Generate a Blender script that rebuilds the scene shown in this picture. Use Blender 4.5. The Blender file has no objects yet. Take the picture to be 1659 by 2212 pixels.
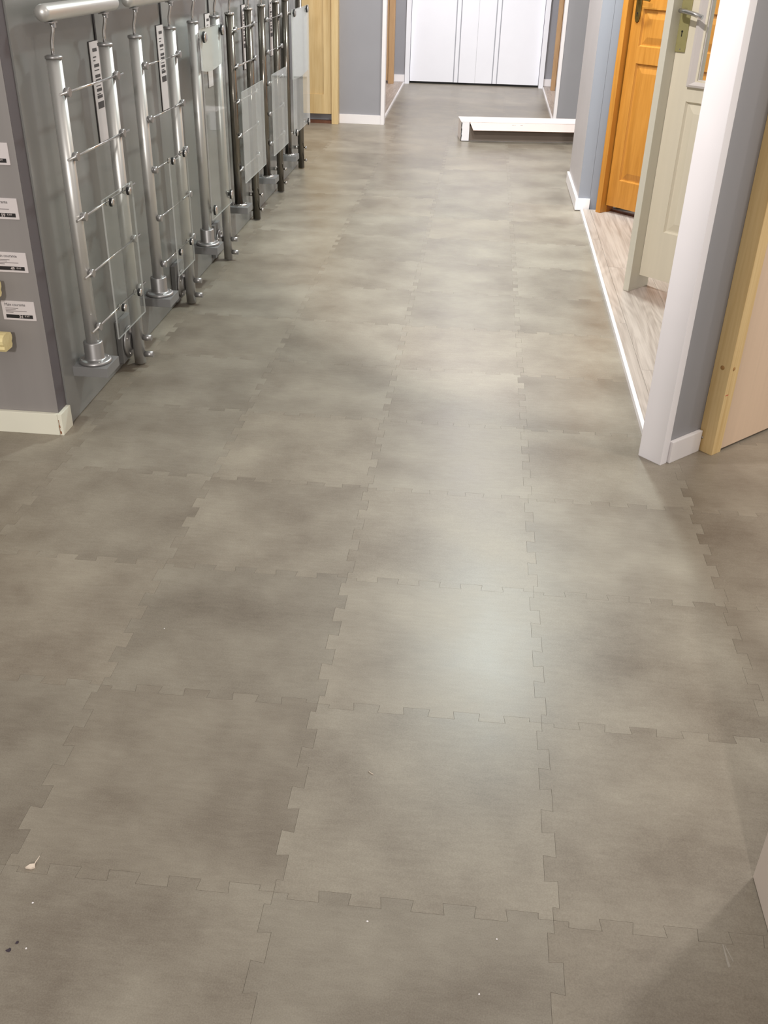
import bpy, bmesh, math, random
from mathutils import Vector, Matrix

random.seed(7)
SC = bpy.context.scene
COL = SC.collection
PI = math.pi

# ------------------------------------------------------------------ camera
cam_d = bpy.data.cameras.new('camera')
cam_d.sensor_fit = 'VERTICAL'
cam_d.sensor_height = 24.0
cam_d.lens = 24.0 * 2066.98 / 2212.0
cam_d.clip_start = 0.02
cam = bpy.data.objects.new('camera', cam_d)
COL.objects.link(cam)
YAW, PITCH, ROLL = -0.0849172, 0.5368645, 0.0280191
cy, sy, cp, sp = math.cos(YAW), math.sin(YAW), math.cos(PITCH), math.sin(PITCH)
fw = Vector((sy * cp, cy * cp, -sp))
rt = Vector((cy, -sy, 0.0))
up = rt.cross(fw)
cr, sr = math.cos(ROLL), math.sin(ROLL)
r2 = rt * cr + up * sr
u2 = -rt * sr + up * cr
M = Matrix((r2, u2, -fw)).transposed().to_4x4()
M.translation = Vector((0.246985, -0.997632, 1.326029))
cam.matrix_world = M
SC.camera = cam

# ------------------------------------------------------------------ world, lamps, exposure
world = bpy.data.worlds.new('world')
SC.world = world
world.use_nodes = True
wbg = world.node_tree.nodes['Background']
wbg.inputs[0].default_value = (1.0, 0.94, 0.87, 1)
wbg.inputs[1].default_value = 0.58
SC.view_settings.view_transform = 'Standard'
SC.view_settings.look = 'None'
SC.view_settings.exposure = 0.18
SC.view_settings.gamma = 1.0
SC.view_settings.use_curve_mapping = False


def lamp(name, loc, power, size, color, target=None):
    d = bpy.data.lights.new(name, 'AREA')
    d.shape = 'DISK'
    d.size = size
    d.energy = power
    d.color = color
    o = bpy.data.objects.new(name, d)
    COL.objects.link(o)
    o.location = loc
    if target:
        v = Vector(target) - Vector(loc)
        o.rotation_euler = v.to_track_quat('-Z', 'Y').to_euler()
    return o


def spot(name, loc, target, power, cone, color, radius=0.05, blend=0.6):
    d = bpy.data.lights.new(name, 'SPOT')
    d.energy = power
    d.color = color
    d.spot_size = math.radians(cone)
    d.spot_blend = blend
    d.shadow_soft_size = radius
    o = bpy.data.objects.new(name, d)
    COL.objects.link(o)
    o.location = loc
    o.rotation_euler = (Vector(target) - Vector(loc)).to_track_quat('-Z', 'Y').to_euler()
    return o


lamp('ceiling_lamp', (1.78, 1.18, 2.75), 17, 0.16, (1.0, 0.92, 0.82))
lamp('ceiling_lamp', (2.90, 1.70, 2.75), 12, 0.16, (1.0, 0.94, 0.88))
lamp('ceiling_lamp', (0.54, 4.0, 2.75), 58, 0.24, (0.87, 1.0, 0.98))
lamp('ceiling_lamp', (0.40, 6.6, 2.75), 30, 0.30, (1.0, 0.97, 0.95))
lamp('ceiling_lamp', (0.10, 9.0, 2.75), 12, 0.30, (0.94, 0.95, 1.0))
lamp('hall_light', (0.45, -7.0, 3.7), 260, 0.45, (1.0, 0.96, 0.92), (0.2, 3.0, 0.6))
spot('fill_spot', (-0.55, 1.35, 2.95), (1.20, 3.5, 0.95), 265, 76, (1.0, 0.96, 0.93), blend=0.3)  # unseen spot, added to brighten the bay doors and white post
spot('fill_spot', (-0.60, 3.70, 2.95), (0.90, 5.30, 0.9), 210, 50, (1.0, 0.97, 0.97))  # unseen spot, added to lift the partition's aisle face
spot('fill_spot', (0.00, 4.60, 2.95), (-0.75, 7.60, 0.8), 150, 55, (1.0, 0.97, 0.96))  # unseen spot, added to brighten the far left wall
spot('fill_spot', (0.10, 7.70, 2.95), (0.12, 10.5, 0.8), 220, 64, (0.96, 0.97, 1.0))  # unseen spot, added to brighten the white double door


# ------------------------------------------------------------------ materials
def s2l(c):
    return tuple(((v / 255.0) / 12.92 if v / 255.0 <= 0.04045 else ((v / 255.0 + 0.055) / 1.055) ** 2.4) for v in c)


class NT:
    def __init__(self, name):
        self.m = bpy.data.materials.new(name)
        self.m.use_nodes = True
        self.t = self.m.node_tree
        self.b = self.t.nodes['Principled BSDF']

    def n(self, typ, **kw):
        nd = self.t.nodes.new(typ)
        for k, v in kw.items():
            setattr(nd, k, v)
        return nd

    def l(self, a, b):
        self.t.links.new(a, b)


def mat(name, rgb, rough=0.5, metal=0.0, var=0.0, scale=(6, 6, 6), bump=0.0, bscale=80.0, spec=0.5, coat=0.0):
    k = NT(name)
    lin = s2l(rgb)
    k.b.inputs['Base Color'].default_value = (*lin, 1)
    k.b.inputs['Roughness'].default_value = rough
    k.b.inputs['Metallic'].default_value = metal
    k.b.inputs['Specular IOR Level'].default_value = spec
    if coat:
        k.b.inputs['Coat Weight'].default_value = coat
        k.b.inputs['Coat Roughness'].default_value = 0.1
    tc = k.n('ShaderNodeTexCoord')
    if var:
        mp = k.n('ShaderNodeMapping')
        mp.inputs['Scale'].default_value = scale
        k.l(tc.outputs['Object'], mp.inputs['Vector'])
        nz = k.n('ShaderNodeTexNoise')
        nz.inputs['Scale'].default_value = 1.0
        nz.inputs['Detail'].default_value = 5.0
        k.l(mp.outputs[0], nz.inputs['Vector'])
        rp = k.n('ShaderNodeValToRGB')
        rp.color_ramp.elements[0].position = 0.3
        rp.color_ramp.elements[1].position = 0.7
        rp.color_ramp.elements[0].color = (*[c * (1 - var) for c in lin], 1)
        rp.color_ramp.elements[1].color = (*[min(1, c * (1 + var)) for c in lin], 1)
        k.l(nz.outputs['Fac'], rp.inputs['Fac'])
        k.l(rp.outputs['Color'], k.b.inputs['Base Color'])
    if bump:
        n2 = k.n('ShaderNodeTexNoise')
        n2.inputs['Scale'].default_value = bscale
        n2.inputs['Detail'].default_value = 3.0
        k.l(tc.outputs['Object'], n2.inputs['Vector'])
        bp = k.n('ShaderNodeBump')
        bp.inputs['Strength'].default_value = bump
        bp.inputs['Distance'].default_value = 0.002
        k.l(n2.outputs['Fac'], bp.inputs['Height'])
        k.l(bp.outputs['Normal'], k.b.inputs['Normal'])
    return k.m


def wood(name, dark, light, axis='Z', rough=0.4, freq=22.0, rings=True, rnd=False):
    """grain stretched along one object axis"""
    k = NT(name)
    tc = k.n('ShaderNodeTexCoord')
    mp = k.n('ShaderNodeMapping')
    sc = {'X': (0.9, freq, freq), 'Y': (freq, 0.9, freq), 'Z': (freq, freq, 0.9)}[axis]
    mp.inputs['Scale'].default_value = sc
    if rnd:
        oi = k.n('ShaderNodeObjectInfo')
        ml = k.n('ShaderNodeVectorMath', operation='SCALE')
        ml.inputs['Scale'].default_value = 1.0
        cb = k.n('ShaderNodeCombineXYZ')
        m1 = k.n('ShaderNodeMath', operation='MULTIPLY')
        m1.inputs[1].default_value = 37.0
        k.l(oi.outputs['Random'], m1.inputs[0])
        k.l(m1.outputs[0], cb.inputs[0])
        k.l(m1.outputs[0], cb.inputs[1])
        ad = k.n('ShaderNodeVectorMath', operation='ADD')
        k.l(tc.outputs['Object'], ad.inputs[0])
        k.l(cb.outputs[0], ad.inputs[1])
        k.l(ad.outputs[0], mp.inputs['Vector'])
    else:
        k.l(tc.outputs['Object'], mp.inputs['Vector'])
    n1 = k.n('ShaderNodeTexNoise')
    n1.inputs['Scale'].default_value = 1.0
    n1.inputs['Detail'].default_value = 6.0
    n1.inputs['Distortion'].default_value = 1.2 if rings else 0.3
    k.l(mp.outputs[0], n1.inputs['Vector'])
    n2 = k.n('ShaderNodeTexNoise')
    n2.inputs['Scale'].default_value = 6.0
    n2.inputs['Detail'].default_value = 4.0
    k.l(mp.outputs[0], n2.inputs['Vector'])
    mx = k.n('ShaderNodeMath', operation='MULTIPLY_ADD')
    mx.inputs[1].default_value = 0.35
    k.l(n2.outputs['Fac'], mx.inputs[0])
    m2 = k.n('ShaderNodeMath', operation='MULTIPLY')
    m2.inputs[1].default_value = 0.65
    k.l(n1.outputs['Fac'], m2.inputs[0])
    k.l(m2.outputs[0], mx.inputs[2])
    fac = mx.outputs[0]
    if rnd:
        m3 = k.n('ShaderNodeMapping')
        m3.inputs['Scale'].default_value = (9.0, 1.1, 9.0)
        m3.inputs['Location'].default_value = (0.31, 0.4, 0.1)
        k.l(ad.outputs[0], m3.inputs['Vector'])
        n4 = k.n('ShaderNodeTexNoise')
        n4.inputs['Scale'].default_value = 0.8
        n4.inputs['Detail'].default_value = 1.5
        k.l(m3.outputs[0], n4.inputs['Vector'])
        ph = k.n('ShaderNodeMath', operation='MULTIPLY')
        ph.inputs[1].default_value = 95.0
        k.l(n4.outputs['Fac'], ph.inputs[0])
        sn = k.n('ShaderNodeMath', operation='SINE')
        k.l(ph.outputs[0], sn.inputs[0])
        m5 = k.n('ShaderNodeMath', operation='MULTIPLY_ADD')
        m5.inputs[1].default_value = 0.045
        k.l(sn.outputs[0], m5.inputs[0])
        k.l(mx.outputs[0], m5.inputs[2])
        fac = m5.outputs[0]
    rp = k.n('ShaderNodeValToRGB')
    rp.color_ramp.elements[0].position = 0.36
    rp.color_ramp.elements[1].position = 0.62
    rp.color_ramp.elements[0].color = (*s2l(dark), 1)
    rp.color_ramp.elements[1].color = (*s2l(light), 1)
    k.l(fac, rp.inputs['Fac'])
    k.l(rp.outputs['Color'], k.b.inputs['Base Color'])
    k.b.inputs['Roughness'].default_value = rough
    return k.m


def floor_tile_mat():
    k = NT('vinyl_tile')
    tc = k.n('ShaderNodeTexCoord')
    oi = k.n('ShaderNodeObjectInfo')
    m1 = k.n('ShaderNodeMath', operation='MULTIPLY')
    m1.inputs[1].default_value = 91.0
    k.l(oi.outputs['Random'], m1.inputs[0])
    cb = k.n('ShaderNodeCombineXYZ')
    k.l(m1.outputs[0], cb.inputs[0])
    k.l(m1.outputs[0], cb.inputs[2])
    ad = k.n('ShaderNodeVectorMath', operation='ADD')
    k.l(tc.outputs['Object'], ad.inputs[0])
    k.l(cb.outputs[0], ad.inputs[1])
    # soft clouds
    n1 = k.n('ShaderNodeTexNoise')
    n1.inputs['Scale'].default_value = 4.2
    n1.inputs['Detail'].default_value = 5.0
    n1.inputs['Roughness'].default_value = 0.55
    k.l(ad.outputs[0], n1.inputs['Vector'])
    # brushed fibres, along x
    mp = k.n('ShaderNodeMapping')
    mp.inputs['Scale'].default_value = (26, 120, 60)
    k.l(ad.outputs[0], mp.inputs['Vector'])
    n2 = k.n('ShaderNodeTexNoise')
    n2.inputs['Scale'].default_value = 1.0
    n2.inputs['Detail'].default_value = 4.0
    k.l(mp.outputs[0], n2.inputs['Vector'])
    n3 = k.n('ShaderNodeTexNoise')
    n3.inputs['Scale'].default_value = 420.0
    n3.inputs['Detail'].default_value = 2.0
    k.l(ad.outputs[0], n3.inputs['Vector'])

    def mul(sock, f, add=None):
        m = k.n('ShaderNodeMath', operation='MULTIPLY_ADD')
        m.inputs[1].default_value = f
        k.l(sock, m.inputs[0])
        if add is None:
            m.inputs[2].default_value = 0.0
        else:
            k.l(add, m.inputs[2])
        return m.outputs[0]
    v = mul(n1.outputs['Fac'], 0.62)
    v = mul(n2.outputs['Fac'], 0.13, v)
    v = mul(n3.outputs['Fac'], 0.25, v)
    rp = k.n('ShaderNodeValToRGB')
    rp.color_ramp.elements[0].position = 0.35
    rp.color_ramp.elements[1].position = 0.66
    rp.color_ramp.elements[0].color = (*s2l((117, 107, 95)), 1)
    rp.color_ramp.elements[1].color = (*s2l((157, 149, 135)), 1)
    k.l(v, rp.inputs['Fac'])
    mx = k.n('ShaderNodeMix', data_type='RGBA', blend_type='MULTIPLY')
    mx.inputs['Factor'].default_value = 1.0
    k.l(rp.outputs['Color'], mx.inputs[6])
    k.l(oi.outputs['Color'], mx.inputs[7])
    k.l(mx.outputs[2], k.b.inputs['Base Color'])
    rr = k.n('ShaderNodeMapRange')
    rr.inputs['From Min'].default_value = 0.3
    rr.inputs['From Max'].default_value = 0.7
    rr.inputs['To Min'].default_value = 0.32
    rr.inputs['To Max'].default_value = 0.40
    k.l(n1.outputs['Fac'], rr.inputs['Value'])
    k.l(rr.outputs[0], k.b.inputs['Roughness'])
    k.b.inputs['Specular IOR Level'].default_value = 0.5
    return k.m


def glass(name, haze, tint=(0.97, 0.985, 0.98), hz=(0.75, 0.74, 0.73)):
    k = NT(name)
    t = k.t
    t.nodes.remove(k.b)
    out = [n for n in t.nodes if n.type == 'OUTPUT_MATERIAL'][0]
    tr = k.n('ShaderNodeBsdfTransparent')
    tr.inputs[0].default_value = (*tint, 1)
    df = k.n('ShaderNodeBsdfDiffuse')
    df.inputs[0].default_value = (*hz, 1)
    gl = k.n('ShaderNodeBsdfGlossy')
    gl.inputs['Roughness'].default_value = 0.03
    m1 = k.n('ShaderNodeMixShader')
    m1.inputs[0].default_value = haze
    k.l(tr.outputs[0], m1.inputs[1])
    k.l(df.outputs[0], m1.inputs[2])
    lw = k.n('ShaderNodeLayerWeight')
    lw.inputs[0].default_value = 0.5
    pw = k.n('ShaderNodeMath', operation='POWER')
    pw.inputs[1].default_value = 5.0
    k.l(lw.outputs['Facing'], pw.inputs[0])
    fr = k.n('ShaderNodeMath', operation='MULTIPLY_ADD')
    fr.inputs[1].default_value = 0.42
    fr.inputs[2].default_value = 0.02
    k.l(pw.outputs[0], fr.inputs[0])
    m2 = k.n('ShaderNodeMixShader')
    k.l(fr.outputs[0], m2.inputs[0])
    k.l(m1.outputs[0], m2.inputs[1])
    k.l(gl.outputs[0], m2.inputs[2])
    k.l(m2.outputs[0], out.inputs['Surface'])
    return k.m


def brushed(name, rgb, rough=0.28, metal=1.0):
    k = NT(name)
    k.b.inputs['Base Color'].default_value = (*s2l(rgb), 1)
    k.b.inputs['Metallic'].default_value = metal
    k.b.inputs['Roughness'].default_value = rough
    return k.m


MT = dict(
    tile=floor_tile_mat(),
    screed=mat('dark_screed', (70, 64, 58), 0.9, var=0.1),
    wall_panel=mat('grey_satin_panel', (130, 129, 126), 0.22, var=0.05, scale=(1.5, 3, 1.2), bump=0.05, bscale=60),
    wall_front=mat('grey_matt_panel', (142, 137, 135), 0.5, var=0.05, scale=(18, 2, 1.0)),
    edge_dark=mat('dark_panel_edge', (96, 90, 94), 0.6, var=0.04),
    wall_grey=mat('slate_grey_paint', (150, 149, 154), 0.62, var=0.03, scale=(3, 3, 3)),
    wall_dark=mat('dark_grey_paint', (149, 148, 152), 0.62, var=0.03, scale=(3, 3, 3)),
    wall_lilac=mat('warm_grey_partition', (190, 184, 185), 0.5, var=0.03, scale=(3, 3, 3)),
    wall_blue=mat('blue_grey_facing', (138, 141, 150), 0.5, var=0.03, scale=(10, 10, 1)),  # bluer grey than the partition's aisle face
    wall_white=mat('off_white_panel', (226, 213, 203), 0.5, var=0.02),
    white=mat('white_lacquer', (236, 231, 232), 0.4, var=0.015),
    post_white=mat('cool_white_post', (232, 228, 231), 0.4, var=0.015),
    cream_white=mat('cream_white_paint', (232, 229, 213), 0.4, var=0.02),
    white_door=mat('white_door_panel', (238, 238, 244), 0.4, var=0.01),
    groove=mat('grey_groove', (160, 160, 168), 0.5, var=0.02),
    black=mat('black_rubber', (22, 21, 22), 0.6, var=0.02),
    dark=mat('dark_gap', (40, 33, 30), 0.8, var=0.02),
    alu=brushed('brushed_aluminium', (206, 204, 201), 0.38, 0.72),
    steel=brushed('polished_steel', (128, 122, 114), 0.20, 0.96),
    chrome=mat('satin_chrome', (205, 202, 200), 0.2, 1.0, var=0.02, scale=(90, 90, 90)),
    cast=mat('cast_aluminium', (168, 166, 166), 0.38, 0.85, var=0.03, scale=(40, 40, 40)),
    block=mat('grey_painted_block', (126, 125, 125), 0.5, var=0.04, scale=(9, 9, 9)),
    glass=glass('clear_glass', 0.012),
    acrylic=glass('hazy_acrylic', 0.20),
    film=glass('frosted_film', 0.80, hz=(0.80, 0.78, 0.77)),
    glass_edge=glass('polished_glass_edge', 0.42, hz=(0.72, 0.72, 0.70)),
    paper=mat('white_card', (214, 206, 206), 0.6, var=0.015),
    ink=mat('black_ink', (28, 24, 26), 0.6, var=0.02),
    ink_soft=mat('grey_ink', (120, 112, 112), 0.6, var=0.02),
    ink_mid=mat('dark_grey_ink', (70, 66, 68), 0.6, var=0.02),
    ink_white=mat('white_ink', (196, 186, 184), 0.6, var=0.02),
    orange=wood('orange_pine', (160, 103, 34), (187, 128, 54), 'Z', 0.35, 14.0, rings=False),
    orange_shaded=wood('orange_pine_shaded', (138, 82, 24), (158, 98, 34), 'Z', 0.4, 14.0, rings=False),  # same pine, darkened: shade of the door recess put into the colour
    cream=mat('greige_lacquer', (217, 208, 188), 0.4, var=0.03, scale=(30, 30, 2)),
    cream_frame=mat('pale_greige_lacquer', (212, 207, 192), 0.4, var=0.02, scale=(30, 30, 2)),
    bead=mat('pale_grey_glazing_bead', (206, 198, 194), 0.4, var=0.02),
    brass=mat('aged_brass', (140, 118, 66), 0.35, 0.9, var=0.12, scale=(60, 60, 60)),
    plate=mat('champagne_plate', (172, 164, 116), 0.4, 0.5, var=0.04, scale=(40, 40, 40)),
    pine=wood('raw_pine', (204, 170, 114), (224, 195, 142), 'Z', 0.55, 20.0),
    pine_edge=wood('raw_pine_edge', (208, 178, 120), (224, 198, 144), 'Z', 0.55, 24.0),
    beige=mat('beige_door_skin', (208, 182, 157), 0.5, var=0.03, scale=(60, 60, 3)),
    oak=wood('honey_oak', (196, 164, 112), (214, 188, 140), 'Z', 0.45, 16.0, rings=False),
    laminate=wood('grey_oak_laminate', (156, 142, 133), (188, 175, 166), 'Y', 0.42, 34.0, rnd=True),
    walnut=wood('dark_walnut', (86, 50, 32), (112, 68, 44), 'Z', 0.5, 16.0, rings=False),
    tan=wood('tan_oak', (164, 128, 90), (188, 152, 112), 'Z', 0.5, 16.0, rings=False),
    rail_wood=wood('pale_beech', (224, 204, 146), (240, 224, 172), 'X', 0.4, 30.0, rings=False),
    carton=mat('white_carton', (240, 232, 230), 0.55, var=0.02, scale=(5, 5, 5)),
    kraft=mat('brown_kraft', (150, 112, 82), 0.8, var=0.06, scale=(12, 12, 12)),
    flap_shade=mat('flap_shade_board', (112, 100, 90), 0.8, var=0.05, scale=(12, 12, 12)),  # dark shade under the carton flap, put into the colour
    carton_flap=mat('pinkish_white_carton', (208, 194, 189), 0.6, var=0.02, scale=(5, 5, 5)),
    knot=mat('pine_knot', (168, 126, 74), 0.6, var=0.2, scale=(60, 60, 60)),
    red=mat('red_pencil', (196, 92, 66), 0.7, var=0.05),
    rust=mat('rust_stain', (132, 82, 46), 0.8, var=0.2, scale=(90, 90, 90)),
    scrap=mat('pale_wood_shaving', (222, 206, 190), 0.7, var=0.06, scale=(80, 80, 80)),
    scuff=mat('pale_scuff', (150, 142, 132), 0.6, var=0.1, scale=(90, 90, 90)),
    crumb=mat('dark_crumb', (56, 46, 56), 0.8, var=0.1, scale=(80, 80, 80)),
)


# ------------------------------------------------------------------ mesh helpers
class MB:
    def __init__(self):
        self.b = bmesh.new()

    def box(self, x0, y0, z0, x1, y1, z1, bev=0.0, mi=0):
        vs = [self.b.verts.new((x, y, z)) for z in (z0, z1) for y in (y0, y1) for x in (x0, x1)]
        fs = []
        for q in ((0, 2, 3, 1), (4, 5, 7, 6), (0, 1, 5, 4), (2, 6, 7, 3), (0, 4, 6, 2), (1, 3, 7, 5)):
            f = self.b.faces.new([vs[i] for i in q])
            f.material_index = mi
            fs.append(f)
        if bev:
            es = list({e for f in fs for e in f.edges})
            bmesh.ops.bevel(self.b, geom=es, offset=bev, segments=2, profile=0.7, affect='EDGES')
        return self

    def prism(self, pts, z0, z1, mi=0):
        n = len(pts)
        lo = [self.b.verts.new((p[0], p[1], z0)) for p in pts]
        hi = [self.b.verts.new((p[0], p[1], z1)) for p in pts]
        self.b.faces.new(hi).material_index = mi
        self.b.faces.new(lo[::-1]).material_index = mi
        for i in range(n):
            j = (i + 1) % n
            self.b.faces.new((lo[i], lo[j], hi[j], hi[i])).material_index = mi
        return self

    def cyl(self, p0, p1, r0, r1=None, seg=20, smooth=True, mi=0):
        r1 = r0 if r1 is None else r1
        p0, p1 = Vector(p0), Vector(p1)
        d = (p1 - p0).normalized()
        a = d.orthogonal().normalized()
        c = d.cross(a)
        lo, hi = [], []
        for i in range(seg):
            t = 2 * PI * i / seg
            v = a * math.cos(t) + c * math.sin(t)
            lo.append(self.b.verts.new(p0 + v * r0))
            hi.append(self.b.verts.new(p1 + v * r1))
        for i in range(seg):
            j = (i + 1) % seg
            f = self.b.faces.new((lo[i], lo[j], hi[j], hi[i]))
            f.smooth = smooth
            f.material_index = mi
        for f in (self.b.faces.new(lo[::-1]), self.b.faces.new(hi)):
            f.material_index = mi
        return self

    def lathe(self, origin, axis, prof, seg=28):
        """prof: list of (distance along axis, radius)"""
        o, d = Vector(origin), Vector(axis).normalized()
        a = d.orthogonal().normalized()
        c = d.cross(a)
        rings = []
        for (h, r) in prof:
            if r <= 1e-6:
                rings.append([self.b.verts.new(o + d * h)])
            else:
                rings.append([self.b.verts.new(o + d * h + (a * math.cos(2 * PI * i / seg) + c * math.sin(2 * PI * i / seg)) * r) for i in range(seg)])
        for k in range(len(rings) - 1):
            A, B = rings[k], rings[k + 1]
            for i in range(seg):
                j = (i + 1) % seg
                if len(A) == 1 and len(B) == 1:
                    continue
                if len(A) == 1:
                    f = self.b.faces.new((A[0], B[j], B[i]))
                elif len(B) == 1:
                    f = self.b.faces.new((A[i], A[j], B[0]))
                else:
                    f = self.b.faces.new((A[i], A[j], B[j], B[i]))
                f.smooth = True
        if len(rings[0]) > 1:
            self.b.faces.new(rings[0][::-1])
        if len(rings[-1]) > 1:
            self.b.faces.new(rings[-1])
        return self

    def tube(self, pts, r, seg=10):
        pts = [Vector(p) for p in pts]
        prev = None
        ref = Vector((0.31, 0.87, 0.12))
        for i, p in enumerate(pts):
            if i == 0:
                d = pts[1] - p
            elif i == len(pts) - 1:
                d = p - pts[i - 1]
            else:
                d = pts[i + 1] - pts[i - 1]
            d.normalize()
            a = (ref - d * ref.dot(d)).normalized()
            c = d.cross(a)
            ring = [self.b.verts.new(p + (a * math.cos(2 * PI * k / seg) + c * math.sin(2 * PI * k / seg)) * r) for k in range(seg)]
            if prev:
                for k in range(seg):
                    j = (k + 1) % seg
                    self.b.faces.new((prev[k], prev[j], ring[j], ring[k])).smooth = True
            else:
                self.b.faces.new(ring[::-1])
            prev = ring
        self.b.faces.new(prev)
        return self

    def build(self, name, m, parent=None, loc=None, rotz=None):
        bmesh.ops.recalc_face_normals(self.b, faces=self.b.faces)
        me = bpy.data.meshes.new(name)
        self.b.to_mesh(me)
        self.b.free()
        for x in (m if isinstance(m, (list, tuple)) else [m]):
            me.materials.append(x)
        return link(name, me, parent, loc, rotz)


def link(name, me, parent=None, loc=None, rotz=None):
    o = bpy.data.objects.new(name, me)
    COL.objects.link(o)
    if parent:
        o.parent = parent
    if loc:
        o.location = loc
    if rotz:
        o.rotation_euler = (0, 0, rotz)
    return o


def tag(o, label=None, cat=None, group=None, kind=None):
    for k, v in (('label', label), ('category', cat), ('group', group), ('kind', kind)):
        if v:
            o[k] = v
    return o


def struct(o, label=None):
    o['kind'] = 'structure'
    if label:
        o['label'] = label
    return o


def thing(name, label, cat, loc, rotz=0.0, group=None):
    o = bpy.data.objects.new(name, None)
    o.empty_display_size = 0.05
    COL.objects.link(o)
    o.location = loc
    o.rotation_euler = (0, 0, rotz)
    return tag(o, label, cat, group)


def clip_poly(pts, nx, ny, c):
    """keep the side nx*x+ny*y>=c"""
    out = []
    for i in range(len(pts)):
        a, b = pts[i], pts[(i + 1) % len(pts)]
        da, db = nx * a[0] + ny * a[1] - c, nx * b[0] + ny * b[1] - c
        if da >= 0:
            out.append(a)
        if da * db < 0:
            t = da / (da - db)
            out.append((a[0] + (b[0] - a[0]) * t, a[1] + (b[1] - a[1]) * t))
    return out


def text_mesh(s, size, parent, name, m, mtx, bold=0.0, align='LEFT', sx=1.0):
    cu = bpy.data.curves.new('lettering', 'FONT')
    cu.body = s
    cu.size = size
    cu.extrude = 0.0002
    cu.offset = bold
    cu.align_x = align
    cu.resolution_u = 3
    t = bpy.data.objects.new('lettering_tmp', cu)
    COL.objects.link(t)
    dg = bpy.context.evaluated_depsgraph_get()
    me = bpy.data.meshes.new_from_object(t.evaluated_get(dg))
    bpy.data.objects.remove(t)
    bpy.data.curves.remove(cu)
    me.transform(mtx @ Matrix.Diagonal((sx, 1, 1, 1)))
    me.materials.clear()
    me.materials.append(m)
    return link(name, me, parent)


# ------------------------------------------------------------------ floor: interlocking vinyl tiles
T = 0.45
fl = struct(MB().box(-2.3, -1.9, -0.05, 2.3, 12.0, -0.008).build('floor', MT['screed']), 'grey brown interlocking vinyl tile floor')


def tile_mesh():
    d, fl_, u0, st = 0.024, 0.0065, 0.052, 0.112
    # path of one edge: u from 0 to 1, offset n ; first tooth negative
    path = [(0.0, 0.0)]
    sgn = -1
    for i in range(8):
        a, b = u0 + i * st, u0 + (i + 1) * st
        w = fl_
        path += [(a - w * 0.5 if i else a, d * sgn), (b + w * 0.5 if i < 7 else b, d * sgn)]
        sgn = -sgn
    # joints at both ends go back to the mid line
    first, last = path[1][0], path[-1][0]
    path = [(0.0, 0.0), (first + 0.002, 0.0)] + path[1:] + [(last - 0.002, 0.0), (1.0, 0.0)]
    bottom = [(u, n) for u, n in path]
    right = [(1.0 - n, u) for u, n in path]          # along +y: first tooth is +x
    top = [(u, 1.0 + n) for u, n in path][::-1]
    left = [(0.0 - n, u) for u, n in path][::-1]
    poly = []
    for seg in (bottom, right, top, left):
        for p in seg[:-1]:
            poly.append((p[0] * T, p[1] * T))
    n = len(poly)

    def inset(off):
        out = []
        for i in range(n):
            p0, p, p1 = Vector(poly[i - 1]), Vector(poly[i]), Vector(poly[(i + 1) % n])
            e0, e1 = (p - p0).normalized(), (p1 - p).normalized()
            n0, n1 = Vector((-e0.y, e0.x)), Vector((-e1.y, e1.x))
            k = (n0 + n1) / max(0.45, 1 + n0.dot(n1))
            out.append(p + k * off)
        return out
    b = bmesh.new()
    ti, mi, = inset(0.00022), inset(0.00012)
    hi = [b.verts.new((p.x, p.y, 0.0)) for p in ti]
    md = [b.verts.new((p.x, p.y, -0.0004)) for p in mi]
    lo = [b.verts.new((p.x, p.y, -0.0065)) for p in mi]
    b.faces.new(hi)
    for A, B in ((hi, md), (md, lo)):
        for i in range(n):
            j = (i + 1) % n
            b.faces.new((A[j], A[i], B[i], B[j]))
    b.normal_update()
    bmesh.ops.triangulate(b, faces=[f for f in b.faces if len(f.verts) > 4], ngon_method='EAR_CLIP')
    me = bpy.data.meshes.new('floor_tile')
    b.to_mesh(me)
    b.free()
    me.materials.append(MT['tile'])
    return me


TM = tile_mesh()
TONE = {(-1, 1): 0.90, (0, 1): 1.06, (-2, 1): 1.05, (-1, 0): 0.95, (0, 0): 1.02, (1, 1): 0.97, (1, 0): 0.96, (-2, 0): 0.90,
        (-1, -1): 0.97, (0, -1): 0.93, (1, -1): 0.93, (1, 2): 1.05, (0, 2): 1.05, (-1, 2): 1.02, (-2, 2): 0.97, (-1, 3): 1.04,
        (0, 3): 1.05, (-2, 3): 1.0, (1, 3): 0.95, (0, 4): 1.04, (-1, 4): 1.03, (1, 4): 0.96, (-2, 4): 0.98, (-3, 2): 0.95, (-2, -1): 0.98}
for j in range(-2, 24):
    for i in range(-4, 4):
        if i == -4 and j > 3:
            continue
        if i == 3 and j > 4:
            continue
        if i == 2 and not (j <= 5 or 11 <= j <= 18):
            continue
        o = link('floor_tile', TM, fl, (i * T, j * T, 0.0))
        s = TONE.get((i, j), 1.0 + random.uniform(-0.055, 0.05))
        h = random.uniform(-0.012, 0.012)
        o.color = (s * (1 + h), s, s * (1 - h), 1)


# ------------------------------------------------------------------ walls and trims
def wx(y):                                   # face of the left display wall
    return -0.9605 - 0.0051 * y


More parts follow.
